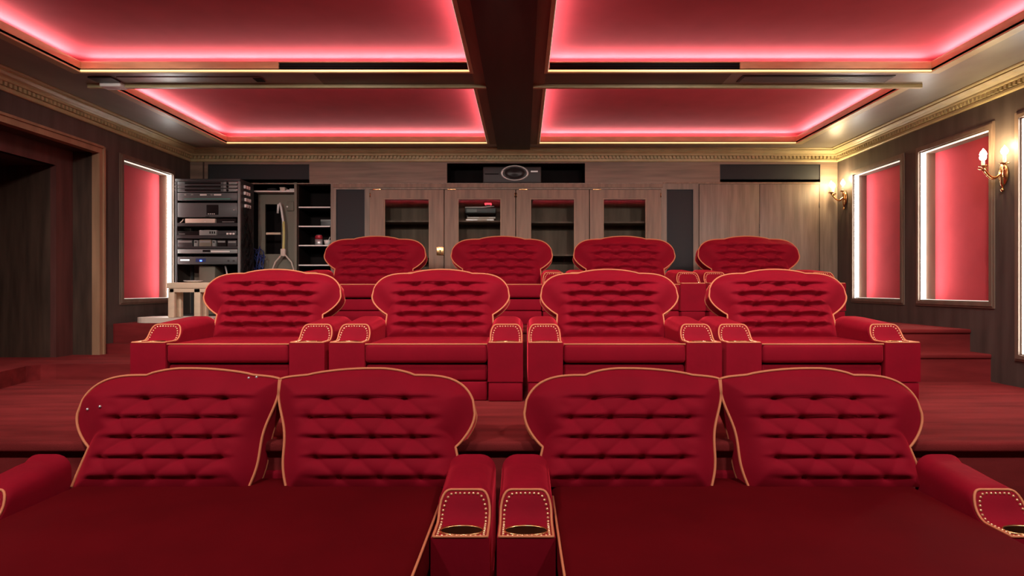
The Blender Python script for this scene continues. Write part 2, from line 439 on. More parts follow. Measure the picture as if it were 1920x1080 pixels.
# ceiling fittings on the cross beam
vt = thing('ceiling_vent', 'long dark slot vent in the right cross beam', 'vent', (0, 0, ZC))
MB().box(2.02, 3.42, 5.62, 5.80, -.006, 0).build('vent_frame', CHAR, vt)
for k in range(6): MB().box(2.04, 3.40, 5.64 + k * .026, 5.652 + k * .026, -.012, -.006).build('louvre', GREYM, vt)
vt = thing('ceiling_vent', 'slim slot vent in the left cross beam', 'vent', (0, 0, ZC))
MB().box(-3.75, -2.42, 5.66, 5.80, -.006, 0).build('vent_frame', W_CEIL, vt)
MB().box(-2.5, -2.42, 5.68, 5.78, -.010, -.006).build('vent_opening', BLACK, vt)
sd = thing('ceiling_sensor', 'small white box sensor on the left cross beam', 'sensor', (-3.90, 5.85, ZC))
MB().rbox(-.10, .10, -.06, .06, -.045, 0, .012).build('housing', WHITE, sd)
MB().rbox(-.11, .11, -.20, -.065, -.014, 0, .004).build('cover_plate', CHAR, sd)


# ------------------------------------------------------------------ lit niches
def niche(side, ya, yb, zb, lab):
    X0 = XR if side > 0 else XL
    t = thing('light_niche', lab, 'wall niche', (X0, 0, 0), 'red lit wall niches')

    def bx(m, a0, a1, y0, y1, z0, z1):          # a: depth into the wall (positive) or out of it
        x0, x1 = sorted((side * a0, side * a1)); m.box(x0, x1, y0, y1, z0, z1); return m
    zt = ZN1
    bx(MB(), .165, .18, ya, yb, zb, zt).build('fabric_panel', REDFAB, t)
    # jamb linings
    bx(MB(), 0, .165, yb - .012, yb, zb, zt).build('jamb', JAMB, t)
    bx(MB(), 0, .165, ya, ya + .012, zb, zt).build('jamb', JAMB, t)
    bx(MB(), 0, .165, ya + .012, yb - .012, zt - .012, zt).build('head', JAMB, t)
    bx(MB(), 0, .165, ya + .012, yb - .012, zb, zb + .012).build('sill', JAMB, t)
    # light strips just inside the mouth
    bx(MB(), .004, .046, yb - .03, yb - .012, zb + .012, zt - .012).build('led_strip', LED, t)
    bx(MB(), .004, .030, ya + .012, yb - .03, zt - .020, zt - .012).build('led_strip', LEDDIM, t)
    bx(MB(), .004, .030, ya + .012, yb - .03, zb + .012, zb + .016).build('led_strip', LEDDIM, t)
    # frame mouldings: two steps
    for nm, w0, w1, o in (('frame_rail', 0, .035, .022), ('frame_rail', .035, .055, .012)):
        for q in (bx(MB(), -o, 0, ya - w1, ya - w0, zb - w1, zt + w1), bx(MB(), -o, 0, yb + w0, yb + w1, zb - w1, zt + w1),
                  bx(MB(), -o, 0, ya - w0, yb + w0, zt + w0, zt + w1), bx(MB(), -o, 0, ya - w0, yb + w0, zb - w1, zb - w0)):
            q.build(nm, JAMB, t)
    return t


niche(*NICHES[0], 'red lit niche in the right wall, farthest back, beside the far sconce')
niche(*NICHES[1], 'red lit niche in the right wall, middle one, between the two sconces')
niche(*NICHES[2], 'nearest right wall niche, taller, cut by the picture edge')
niche(*NICHES[3], 'red lit niche in the left wall beside the equipment rack')


# ------------------------------------------------------------------ sconces
def sconce(y, zb, lab, power):
    t = thing('wall_sconce', lab, 'wall lamp', (XR, y, zb), 'candle sconces on the right wall')
    MB().lathe([(.0, -.012), (.05, -.01), (.055, 0), (.05, .012), (0, .014)], 14).build('back_plate', BRASS, t)
    bp = t.children[0]; bp.rotation_euler = (0, PI / 2, 0); bp.scale = (1.9, 1, 1); bp.location = (-.014, 0, -.17)
    MB().tube([(-.02, 0, -.30), (-.024, 0, -.26), (-.024, 0, -.10), (-.02, 0, -.06)], [.006, .018, .018, .008], 8).blob((-.022, 0, -.315), .018, 8).build('stem', BRASS, t)
    for dx, dy in ((-.20, 0), (-.105, -.13), (-.105, .13)):
        pts = []
        for k in range(9):
            a = k / 8; pts.append((-.02 + (dx + .02) * a, dy * a, -.14 - .07 * math.sin(PI * a) + .035 * a * a))
        ar = MB().tube(pts, .0085, 8).build('arm', BRASS, t)
        MB().lathe([(.008, -.108), (.034, -.10), (.04, -.092), (.012, -.088)], 12, dx, dy).build('drip_cup', BRASS, ar)
        MB().lathe([(.013, -.095), (.013, -.025), (.008, -.02)], 10, dx, dy).build('candle_sleeve', CANDLE, ar)
        MB().lathe([(.006, -.022), (.024, -.005), (.030, .015), (.020, .04), (.005, .06), (.001, .068)], 10, dx, dy).build('bulb', BULB, ar)
    l = bpy.data.lights.new('sconce_light', 'POINT'); l.energy = power; l.color = (1, .72, .38); l.shadow_soft_size = .03
    o = bpy.data.objects.new('sconce_light', l); COL.objects.link(o); o.location = (XR - .13, y, zb + .10)
    return t


sconce(8.45, 2.99, 'brass candle sconce in the right back corner', 15)
sconce(5.66, 2.80, 'brass candle sconce on the right wall between the middle and nearest niches', 13)


# ================================================================== SEATING
def shape_fn(kind):
    """returns width(side,t), top(side,s) in metres; side -1 outer / +1 inner"""
    def wing(t):
        if t < .56: return .50 - .017 * (t / .56)
        u = (t - .56) / .44
        return .483 + .150 * math.sin(u * PI / 2) ** .85

    def wing1(t):                                # loveseat outer side
        if t < .53: return .520 - .050 * (t / .53) ** 1.1
        u = (t - .53) / .47
        return .470 + .105 * math.sin(u * PI / 2) ** .85

    def inner(t): return .462 + .108 * t + .010 * math.sin(t * PI * 3)

    def top_wing(s, nt, zt, zs, ze):
        if s < nt: return zs + .004 + (zt - zs - .004) * max(0, math.cos(s / nt * PI / 2)) ** .75
        u = (s - nt) / (1 - nt)
        return ze + (zs - ze) * max(0, 1 - u ** 3.3) ** .5

    def top_inner(s):
        if s < .70: return .624 + .038 * max(0, math.cos((s - .06) / .64 * PI / 2)) ** .75
        u = (s - .70) / .30
        return .624 - .016 * u - .012 * u ** 6
    if kind == 'chair':
        return (lambda sd, t: wing(t)), (lambda sd, s: top_wing(s, .43, .664, .624, .405))
    return (lambda sd, t: wing1(t) if sd < 0 else inner(t)), (lambda sd, s: top_wing(s, .36, .662, .622, .405) if sd < 0 else top_inner(s))


def back_parts(kind, flip=1, nu=84, nv=72):
    W, T = shape_fn(kind)
    love = kind == 'love'
    shear = .26 if love else 0
    z_row, dz, dx, xs0 = (.485, .109, .225, .0) if love else (.505, .097, .235, 0)
    thick = .13; lean = math.radians(17.5 if love else 18)

    def pt(s, t):
        sd = -1 if s < 0 else 1; a = abs(s)
        Ts = T(sd, a)
        z = t * Ts
        if love:                       # blend so that the left and right halves meet
            z = t * (Ts * min(1, a / .1) + .662 * (1 - min(1, a / .1)))
        return s * W(sd, t), z, sd

    def puff(x, z, e):
        roll = .055 * math.sin(PI / 2 * min(e / (.13 if love else .10), 1))
        xs = x - shear * (z - .29)
        r = (z_row - z) / dz
        p = xs / dx + r / 2; q = -xs / dx + r / 2
        dia = (abs(math.sin(PI * p)) * abs(math.sin(PI * q))) ** .45
        f = r - math.floor(r)
        kf = .84
        saw = (f / kf) ** 1.1 if f < kf else max(0, math.cos((f - kf) / (1 - kf) * PI / 2)) ** .8
        dbtn = 9
        for rr in range(5):
            n = 3 if rr % 2 == 0 else 4
            for c in range(n):
                bx = (c - (n - 1) / 2) * dx; bz = z_row - rr * dz
                dbtn = min(dbtn, math.hypot(xs - bx, (z - bz) * 1.1))
        mx = max(0, min(1, (1.72 * dx - abs(xs)) / .10)); mx = mx * mx * (3 - 2 * mx)
        mxr = max(0, min(1, (2.05 * dx - abs(xs)) / .16)); mxr = mxr * mxr * (3 - 2 * mxr)
        mz = max(0, min(1, (r + 1.25) / .8)) * max(0, min(1, (5.0 - r) / .6))
        top_only = 1 if r < 0 else 0
        h = (.028 if love else .066) * saw * mxr * mz + (.018 if love else .040) * (dia - .5) * mx * mz * (0 if top_only else 1)
        h += .030 * (1 - max(mxr * mz, 0)) * .75
        h -= (.018 if love else .026) * math.exp(-(dbtn / .032) ** 2)
        # small pulled creases that radiate from the end buttons
        h += .0035 * math.sin(xs * 30 + z * 95) * (mxr - mx) * mz
        return roll * (1 if e > 0 else 0) + h * min(1, e / .15)

    cl, sl = math.cos(lean), math.sin(lean)

    def place(x, z, d): return (x * flip, z * sl - d * cl, z * cl + d * sl)
    fv = []; loop = []
    for j in range(nv + 1):
        for i in range(nu + 1):
            s = -1 + 2 * i / nu; t = j / nv
            x, z, sd = pt(s, t)
            e = min((1 - abs(s)) * W(sd, t), (1 - t) * .64, t * .66 + .03)
            fv.append(place(x, z, puff(x, z, e)))
    ff = [(j * (nu + 1) + i, j * (nu + 1) + i + 1, (j + 1) * (nu + 1) + i + 1, (j + 1) * (nu + 1) + i) for j in range(nv) for i in range(nu)]
    outline = [pt(-1, t / nv)[:2] for t in range(nv + 1)] + [pt(-1 + 2 * i / nu, 1)[:2] for i in range(1, nu)] + [pt(1, 1 - t / nv)[:2] for t in range(nv + 1)]
    m = MB(); m.add(fv, ff, True)
    n = len(outline)
    a = [place(x, z, 0) for x, z in outline]; b = [place(x, z, -thick) for x, z in outline]
    m.add(a + b, [(i, i + 1, n + i + 1, n + i) for i in range(n - 1)] + [(n - 1, 0, n, 2 * n - 1)], True)
    bv = [place(*pt(-1 + 2 * i / nu, j / nv)[:2], -thick - .02 * min(1, 6 * (1 - abs(-1 + 2 * i / nu))) * min(1, 6 * (1 - j / nv))) for j in range(0, nv + 1, 4) for i in range(0, nu + 1, 4)]
    nu4, nv4 = nu // 4, nv // 4
    m.add(bv, [(j * (nu4 + 1) + i, (j + 1) * (nu4 + 1) + i, (j + 1) * (nu4 + 1) + i + 1, j * (nu4 + 1) + i + 1) for j in range(nv4) for i in range(nu4)], True)
    pf = MB().tube([place(x, z, .006) for x, z in outline], .0078, 6)
    pb = MB().tube([place(x, z, -thick) for x, z in outline[::2]], .006, 5)
    btn = []
    for rr in range(5):
        k = 3 if rr % 2 == 0 else 4
        for c in range(k):
            bz = z_row - rr * dz; x = (c - (k - 1) / 2) * dx + shear * (bz - .29)
            btn.append(place(x, bz, puff(x, bz, .2) + .002))
    return m, pf, pb, btn


BUTTON_ME = MB().blob((0, 0, 0), .0095, 8).build('button', BUTTON).data
for o in list(bpy.data.objects):
    if o.data == BUTTON_ME: bpy.data.objects.remove(o)
CACHE = {}


def add_back(kind, flip, parent, loc):
    key = (kind, flip)
    if key not in CACHE:
        m, pf, pb, btn = back_parts(kind, flip)
        bo = m.build('backrest', VELVET, parent, loc)
        p = pf.build('piping', PIPE, bo); p2_ = pb.build('piping', PIPE, bo)
        CACHE[key] = (bo.data, p.data, p2_.data, btn)
    else:
        md, p1, p2d, btn = CACHE[key]
        bo = bpy.data.objects.new('backrest', md); COL.objects.link(bo); bo.parent = parent; bo.location = loc
        for d in (p1, p2d):
            o = bpy.data.objects.new('piping', d); COL.objects.link(o); o.parent = bo
    for q in btn:
        o = bpy.data.objects.new('button', BUTTON_ME); COL.objects.link(o); o.parent = bo; o.location = q; o.scale = (1.25, .7, 1)
    return bo


ST = [(.155, .460, .006), (.18, .466, .012), (.205, .485, .02), (.225, .515, .03), (.242, .55, .042), (.258, .578, .055), (.28, .594, .066), (.32, .603, .078), (.42, .612, .088), (.55, .622, .09), (.68, .632, .09), (.78, .634, .088), (.82, .615, .075), (.835, .57, .05)]


def arm_surf(x, y, hw):
    if y <= ST[0][0]: return .46
    for (a, h0, r0), (b, h1, r1) in zip(ST, ST[1:]):
        if y <= b:
            k = (y - a) / (b - a); h = h0 + (h1 - h0) * k; r = r0 + (r1 - r0) * k; break
    d = abs(x) - (hw - r)
    return h if d <= 0 else h - r + math.sqrt(max(0, r * r - d * d))


def armrest(parent, cx, w, yend=.835):
    hw = w / 2; m = MB(); zb = .155; NA = 7
    rows = []
    for y, h, r in (ST if yend > .8 else ST[:-2] + [(.835, .655, .085)]):
        if y > .3: y = .3 + (y - .3) * (yend - .3) / .535
        row = [(-hw, y, zb)]
        for k in range(NA): a = PI - PI / 2 * k / (NA - 1); row.append((-hw + r + r * math.cos(a), y, h - r + r * math.sin(a)))
        for k in range(NA): a = PI / 2 - PI / 2 * k / (NA - 1); row.append((hw - r + r * math.cos(a), y, h - r + r * math.sin(a)))
        row.append((hw, y, zb)); rows.append(row)
    n = len(rows[0]); vs = [p for r in rows for p in r]
    m.add(vs, [(j * n + i, j * n + i + 1, (j + 1) * n + i + 1, (j + 1) * n + i) for j in range(len(rows) - 1) for i in range(n - 1)], True)
    m.add(rows[-1], [tuple(range(n))])
    # front block with the round hole for the cup
    N = 32; cy = .078; per = []
    y1 = ST[0][0]
    for k in range(N):
        a = 2 * PI * k / N; c, s_ = math.cos(a), math.sin(a)
        sc = min(hw / abs(c) if abs(c) > 1e-6 else 9, (cy if s_ < 0 else y1 - cy) / abs(s_) if abs(s_) > 1e-6 else 9)
        per.append((c * sc, cy + s_ * sc, .46))
    for cxn, cyn in ((-hw, 0), (hw, 0), (-hw, y1), (hw, y1)):
        k = min(range(N), key=lambda q: (per[q][0] - cxn) ** 2 + (per[q][1] - cyn) ** 2); per[k] = (cxn, cyn, .46)
    el = [(.100 * math.cos(2 * PI * k / N), cy + .056 * math.sin(2 * PI * k / N), .46) for k in range(N)]
    m.add(per + el, [(k, (k + 1) % N, N + (k + 1) % N, N + k) for k in range(N)])
    m.add([(-hw, 0, zb), (hw, 0, zb), (hw, 0, .46), (-hw, 0, .46)], [(0, 1, 2, 3)])
    for sx in (-hw, hw): m.add([(sx, 0, zb), (sx, y1, zb), (sx, y1, .46), (sx, 0, .46)], [(0, 1, 2, 3)])
    m.add([(-hw, 0, zb), (hw, 0, zb), (hw, yend, zb), (-hw, yend, zb)], [(0, 1, 2, 3)])
    ao = m.build('armrest', VELVET, parent, (cx, 0, 0))
    MB().rbox(-hw + .004, hw - .004, .004, yend - .015, .0, .150, .012, 2).build('base_panel', VELVET, ao)

    def path(inset, yb, lift, step=.012):
        e = hw - .010 - inset; yt = .268 - inset * .8; rc = .05; P = []
        y = yb
        while y < yt - rc: P.append((-e, y)); y += step
        for k in range(7): a = PI - PI / 2 * k / 6; P.append((-e + rc + rc * math.cos(a), yt - rc + rc * math.sin(a)))
        x = -e + rc + step
        while x < e - rc: P.append((x, yt)); x += step
        for k in range(7): a = PI / 2 - PI / 2 * k / 6; P.append((e - rc + rc * math.cos(a), yt - rc + rc * math.sin(a)))
        y = yt - rc - step
        while y > yb: P.append((e, y)); y -= step
        P.append((e, yb)); x = e - step
        while x > -e: P.append((x, yb)); x -= step
        return [Vector((x, y, arm_surf(x, y, hw) + lift)) for x, y in P]
    MB().tube(path(0, .004, .003), .0065, 6, closed=True).build('piping', PIPE, ao)
    nh = MB(); P = path(.017, .016, .002, .004); P = P + P[:1]
    tot = sum((b - a).length for a, b in zip(P, P[1:])); nst = round(tot / .0215); gap = tot / nst; need = 0
    for a, b in zip(P, P[1:]):
        d = (b - a).length; q = need
        while q < d: nh.blob(a + (b - a) * (q / d), .0074, 6); q += gap
        need = q - d
    nh.build('nailhead_trim', STUD, ao, kind='stuff')
    c = MB(); prof = [(1.0, .468), (1.05, .464), (1.05, .459), (.985, .459), (.95, .39), (.0, .388)]
    rim = [(r * .100, r * .056, z) for r, z in [(.95, .463), (1.0, .4675), (1.05, .464), (1.06, .459)]]
    c = MB(); vs = [(a * math.cos(2 * PI * k / 28), cy + b * math.sin(2 * PI * k / 28), z) for a, b, z in rim for k in range(28)]
    c.add(vs, [(i * 28 + k, i * 28 + (k + 1) % 28, (i + 1) * 28 + (k + 1) % 28, (i + 1) * 28 + k) for i in range(3) for k in range(28)], True)
    ch = c.build('cup_holder', BRASS, ao)
    c = MB(); wl_ = [(.096, .0535, .463), (.092, .051, .40), (.085, .047, .38)]
    vs = [(a * math.cos(2 * PI * k / 28), cy + b * math.sin(2 * PI * k / 28), z) for a, b, z in wl_ for k in range(28)]
    c.add(vs, [(i * 28 + k, i * 28 + (k + 1) % 28, (i + 1) * 28 + (k + 1) % 28, (i + 1) * 28 + k) for i in range(2) for k in range(28)] + [tuple(56 + k for k in range(28))], True)
    c.build('cup_lining', CUPIN, ao)
    return ao


def recliner(label, loc, group):
    t = thing('recliner', label, 'recliner', loc, group)
    add_back('chair', 1, t, (0, .745, .43))
    MB().rbox(-.478, .478, .0, .80, .300, .452, .03, 4).build('seat', VELVET, t)
    MB().tube([(-.478, .012, .449), (.478, .012, .449)], .0065, 6).build('seat_piping', PIPE, t)
    MB().rbox(-.474, .474, .03, .10, .158, .286, .018, 3).build('footrest', VELVET, t)
    MB().rbox(-.474, .474, .035, .82, .0, .152, .012, 2).build('base', VELVET, t)
    MB().rbox(-.49, .49, .76, .88, .05, .50, .02, 2).build('rear_panel', VELVET, t)
    for s in (-1, 1): armrest(t, s * .622, .275)
    return t


def loveseat(label, loc, outer, oh):
    t = thing('loveseat', label, 'loveseat', loc, 'front row loveseats')
    add_back('love', 1, t, (-.565, .655, .475))
    add_back('love', -1, t, (.565, .655, .475))
    sm = MB(); N = 24; M = 20                       # gently crowned long seat
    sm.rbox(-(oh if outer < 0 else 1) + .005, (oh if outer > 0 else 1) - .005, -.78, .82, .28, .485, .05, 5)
    sm.build('seat', SEATV_SHADE, t)
    for s in (-1, 1):
        if s == outer: continue
        P = [(.985, -.76, .46), (.990, -.2, .47), (.990, .5, .475)]
        MB().tube([(s * x, y, z) for x, y, z in P], .006, 6).build('seat_piping', PIPE, t)
    MB().rbox(-.97, .97, -.70, .80, .0, .275, .02, 2).build('base', VELVET, t)
    MB().rbox(-1.0, 1.0, .80, .86, .05, .52, .02, 2).build('rear_panel', VELVET, t)
    for s in (-1, 1):
        if s == outer:
            armrest(t, s * (oh + .134), .264, .665)
        else:
            armrest(t, s * 1.134, .264, .665)
    return t


loveseat('red tufted loveseat in the front row, left one', (-1.415, 2.75, 0), -1, 1.095)
loveseat('red tufted loveseat in the front row, right one', (1.150, 2.75, 0), 1, 1.035)
lv = [o for o in bpy.data.objects if o.name == 'loveseat'][0]
bk = [c for c in lv.children if c.name.startswith('backrest')][0]
from mathutils.bvhtree import BVHTree
bvh = BVHTree.FromPolygons([v.co for v in bk.data.vertices], [p.vertices for p in bk.data.polygons])
bpos = Vector(lv.location) + Vector(bk.location)
for x, z in ((-2.475, .89), (-2.385, .911), (-1.592, 1.057), (-1.552, 1.06)):  # small silver beads added as the glints on the left backrest
    hit = bvh.ray_cast(Vector((x, 0, z)) - bpos, Vector((0, 1, 0)))[0]
    if hit:
        pn = MB().blob((0, 0, 0), .008, 8).build('glint_bead', SILVER, bk, hit + Vector((0, -.003, 0)))
        pn['label'] = 'small silver bead added for a glint'

r2 = recliner('red tufted recliner in the middle row, far left, below the cream side table', (-2.312, 4.80, ZP2), 'middle row recliners')
r3 = None
for x, lab in ((-.757, 'red tufted recliner in the middle row, second from left'), (.800, 'red tufted recliner in the middle row, second from right'), (2.355, 'red tufted recliner in the middle row, far right, by the steps')):
    o = copy_tree(r2); o.location = (x, 4.80, ZP2); o['label'] = lab
for x, lab in ((-1.845, 'red tufted recliner in the back row, far left, before the open shelf bay'), (-.262, 'red tufted recliner in the back row, second from left, before the glass doors'),
               (1.270, 'red tufted recliner in the back row, second from right, before the tall speaker panel'), (2.825, 'red tufted recliner in the back row, far right, before the plain cupboard')):
    o = copy_tree(r2); o.location = (x, 6.80, ZP3); o['label'] = lab; o['group'] = 'back row recliners'

# ================================================================== BACK WALL FURNITURE
# projector in its recess
px0, px1, pz0, pz1 = HOLES['projector']
rc = MB()
rc.box(px0, px1, YB + .45, YB + .46, pz0, pz1).box(px0 - .02, px0, YB + .05, YB + .45, pz0, pz1).box(px1, px1 + .02, YB + .05, YB + .45, pz0, pz1)
rc.box(px0, px1, YB + .05, YB + .45, pz0 - .02, pz0).box(px0, px1, YB + .05, YB + .45, pz1, pz1 + .02)
rc.build('projector_recess', BLACK, wbo)
pj = thing('projector', 'dark video projector with a silver lens ring in the wall recess', 'projector', (-.15, YB + .03, pz0))
MB().rbox(-.415, .415, 0, .36, .004, .238, .015).build('body', PROJ, pj)
rg = MB(); N = 40
ring = [(.168, .093, -.004), (.170, .094, -.024), (.186, .104, -.028), (.198, .111, -.018), (.200, .112, .004)]
rg.add([(.037 + a * math.cos(2 * PI * k / N), y, .143 + b * math.sin(2 * PI * k / N)) for a, b, y in ring for k in range(N)],
       [(i * N + k, i * N + (k + 1) % N, (i + 1) * N + (k + 1) % N, (i + 1) * N + k) for i in range(4) for k in range(N)], True)
rg.build('lens_ring', RINGM, pj)
ln = MB(); pr = [(.168, .093, -.006), (.14, .078, .0), (.135, .075, -.010), (.09, .05, -.012), (.05, .028, -.020), (.001, .001, -.024)]
ln.add([(.037 + a * math.cos(2 * PI * k / N), y, .143 + b * math.sin(2 * PI * k / N)) for a, b, y in pr for k in range(N)],
       [(i * N + k, i * N + (k + 1) % N, (i + 1) * N + (k + 1) % N, (i + 1) * N + k) for i in range(5) for k in range(N)], True)
ln.build('lens', LENS, pj)
MB().box(.265, .365, -.005, .002, .158, .178).build('badge_plate', SILVER, pj)
MB().box(-.385, -.19, -.003, .002, .124, .138).build('vent_slot', BLACK, pj)

# glass door cabinets
def cabinet(x0, x1, lab, doors, shelf_z):
    t = thing('glass_cabinet', lab, 'cabinet', (0, YB, 1.17))
    z0, z1 = .13, 1.805; D = .46
    x0 += .003; x1 -= .003
    bd = MB().box(x0, x1, D, D + .02, z0, z1).box(x0, x0 + .02, .06, D, z0, z1).box(x1 - .02, x1, .06, D, z0, z1)
    bd.box(x0, x1, .06, D, z1 - .02, z1).box(x0, x1, .06, D, z0, z0 + .02)
    xm = doors[0][1]
    bd.box(xm - .012, xm + .012, .06, D, z0, z1)
    bd.build('carcass', INNER, t)
    for sz in shelf_z: MB().box(x0 + .02, xm - .012, .10, D, sz - 1.17 - .022, sz - 1.17).box(xm + .012, x1 - .02, .10, D, sz - 1.17 - .022, sz - 1.17).build('shelf', INNER, t)
    for (a, b, ga, gb, hs) in doors:
        g0, g1 = z0 + .15, 2.845 - 1.17
        fr_ = MB()
        a_, b_ = a + .006, b - .006; zz = z1 - .008
        fr_.box(a_, ga, -.018, .022, z0 + .006, zz).box(gb, b_, -.018, .022, z0 + .006, zz)
        fr_.box(ga, gb, -.018, .022, g1, zz).box(ga, gb, -.018, .022, z0 + .006, g0)
        d = fr_.build('door', W_DOOR, t)
        gb_ = MB()
        for q in ((ga - .0, ga + .014, g0, g1), (gb - .014, gb, g0, g1), (ga + .014, gb - .014, g1 - .014, g1), (ga + .014, gb - .014, g0, g0 + .014)):
            gb_.box(q[0], q[1], -.010, .018, q[2], q[3])
        gb_.build('glazing_bead', W_CAS, d)
        MB().box(ga + .01, gb - .01, .004, .008, g0 + .01, g1 - .01).build('glass_pane', GLASS, d)
        hx = a_ if hs < 0 else b_
        for hz in (1.72, .3):
            MB().tube([(hx + (.006 if hs < 0 else -.006), -.024, hz - .03), (hx + (.006 if hs < 0 else -.006), -.024, hz + .03)], .006, 6).build('hinge', BRASS, d)
        kx = (b_ - .05) if hs < 0 else (a_ + .05)
        lx = (a_ + b_) / 2
        MB().rbox(a_ + .04, a_ + .16, -.026, -.012, zz - .006, zz + .012, .004, 2).build('top_catch', BRASS, d)
        if hs > 0: continue
        MB().rbox(kx - .05, kx + .05, -.024, -.016, 2.10 - 1.17 - .06, 2.10 - 1.17 + .06, .006, 2).build('lock_plate', BRASS, d)
        MB().tube([(kx, -.03, .91), (kx, -.03, .95)], .006, 6).build('keyhole', CHAR, d)
    return t


cabinet(-2.164, -.098, 'left glass-fronted walnut cabinet with pale items behind its right pane', [(-2.164, -1.108, -1.96, -1.312, -1), (-1.108, -.098, -.92, -.302, 1)], (2.545, 2.03))
cabinet(-.098, 1.96, 'right glass-fronted walnut cabinet with empty shelves', [(-.098, .942, .106, .739, -1), (.942, 1.96, 1.131, 1.749, 1)], (2.53, 2.06))
# contents of the second door, on the shelf at z 2.545
pl = thing('disc_player', 'slim dark disc player with pale top edge in the second glass door', 'player', (-.61, 8.85, 2.547))
MB().rbox(-.22, .22, 0, .2, .115, .19, .006, 2).build('body', DGREY, pl)
MB().tube([(-.22, -.006, .195), (.02, -.006, .197), (.14, -.006, .206), (.2, -.006, .21)], [.009, .009, .007, .004], 6).build('pale_trim', WHITE, pl)
MB().rbox(-.20, -.05, -.006, .002, .125, .175, .004, 2).build('display', GREYM, pl)
MB().box(-.21, -.19, .165, .19, .0, .115).box(.19, .21, .165, .19, 0, .115).build('stand', CHAR, pl)
for k, (x, z) in enumerate(((.10, .225),)):
    MB().rbox(.06, .16, 0, .1, .24, .262, .005, 2).build('red_light', REDLED, pl)
    MB().box(.08, .14, .02, .08, .19, .24).build('light_post', CHAR, pl)
for k, (z, m_, lab, dx) in enumerate(((.0, SILVER, 'lower pale disc case lying on the shelf in the second glass door', 0), (.030, WHITE, 'upper pale disc case lying in the second glass door', .02))):
    t = thing('disc_case', lab, 'disc case', (-.61 + dx, 8.82, 2.547 + z), 'disc cases in the second glass door')
    MB().rbox(-.21, .20, 0, .16, .0, .026, .004, 2).build('case', PALE, t)
    MB().box(-.20, -.04, -.002, .003, .006, .020).box(.10, .19, -.002, .003, .006, .020).build('spine_label', m_, t)

# flush cupboard doors on the right
cu = thing('cupboard', 'plain flush two-door walnut cupboard at the right of the back wall', 'cupboard', (0, YB, 0))
x0, x1, z0, z1 = 2.488, 4.184, 1.172, 3.048
for a, b in ((x0, 3.34), (3.34, x1)):
    d = MB().rbox(a + .003, b - .003, -.022, -.004, z0 + .004, z1 - .005, .003, 2).build('door', W_BACK, cu)
MB().box(x0, x1, -.004, -.001, z0, z1).build('carcass', BLACK, cu)
for hz in (2.75, 1.9): MB().tube([(x1 - .002, -.024, hz - .04), (x1 - .002, -.024, hz + .04)], .005, 6).build('hinge', CHAR, cu)
for hz in (2.45, 2.38): MB().tube([(3.34, -.022, hz - .03), (3.34, -.022, hz + .03)], .004, 6).build('latch', CHAR, cu)

# open shelf bay
sb = thing('shelf_bay', 'open narrow shelf bay with four white-edged shelves', 'shelves', (0, YB, 1.17))
x0, x1 = -3.19, -2.714
MB().box(x0, x0 + .015, .05, .5, 0, 1.88).box(x1 - .015, x1, .05, .5, 0, 1.88).box(x0, x1, .5, .52, 0, 1.88).box(x0, x1, .05, .5, 1.865, 1.885).build('carcass', BLACK, sb)
MB().box(x0 - .035, x0, -.012, .02, 0, 1.90).build('edge_post', GREENGREY, sb)
SHZ = [2.733, 2.462, 2.191, 1.912, 1.6]
for z in SHZ:
    s_ = MB().box(x0 + .015, x1 - .015, .03, .5, z - 1.17 - .018, z - 1.17).build('shelf', CHAR, sb)
    MB().box(x0 + .015, x1 - .015, .022, .03, z - 1.17 - .018, z - 1.17).build('shelf_edge', WHITE, s_)
cn = thing('drink_can', 'red and silver drink can on the third shelf of the open bay', 'can', (-2.93, 8.82, 2.193))
MB().lathe([(.035, 0), (.042, .012), (.042, .085)], 16, sx=1.3).build('lower_body', SILVER, cn)
MB().lathe([(.042, .085), (.042, .125), (.034, .142), (.034, .145)], 16, sx=1.3).build('upper_body', REDCAN, cn)
MB().lathe([(.033, .145), (.030, .148)], 16, sx=1.3).build('lid', SILVER, cn)
cn = thing('paper_cup', 'small white cup beside the drink can on the shelf', 'cup', (-2.80, 8.80, 2.193))
MB().lathe([(.03, 0), (.042, .07), (.040, .07), (.028, .006)], 16, sx=1.2).build('cup_wall', WHITE, cn)
MB().lathe([(.043, .066), (.045, .07), (.043, .074)], 16, sx=1.2).build('rim', WHITE, cn)
MB().tube([(-.01, 0, .01), (.03, .02, .12)], .006, 6).build('straw', WHITE, cn)
cn = thing('dark_box', 'grey box at the right end of the second shelf of the open bay', 'box', (-2.84, 8.9, 2.464))
MB().rbox(-.09, .09, 0, .2, 0, .10, .006, 2).build('carton', DGREY, cn)
MB().rbox(-.093, .093, -.004, .204, .08, .11, .006, 2).build('lid', GREYM, cn)

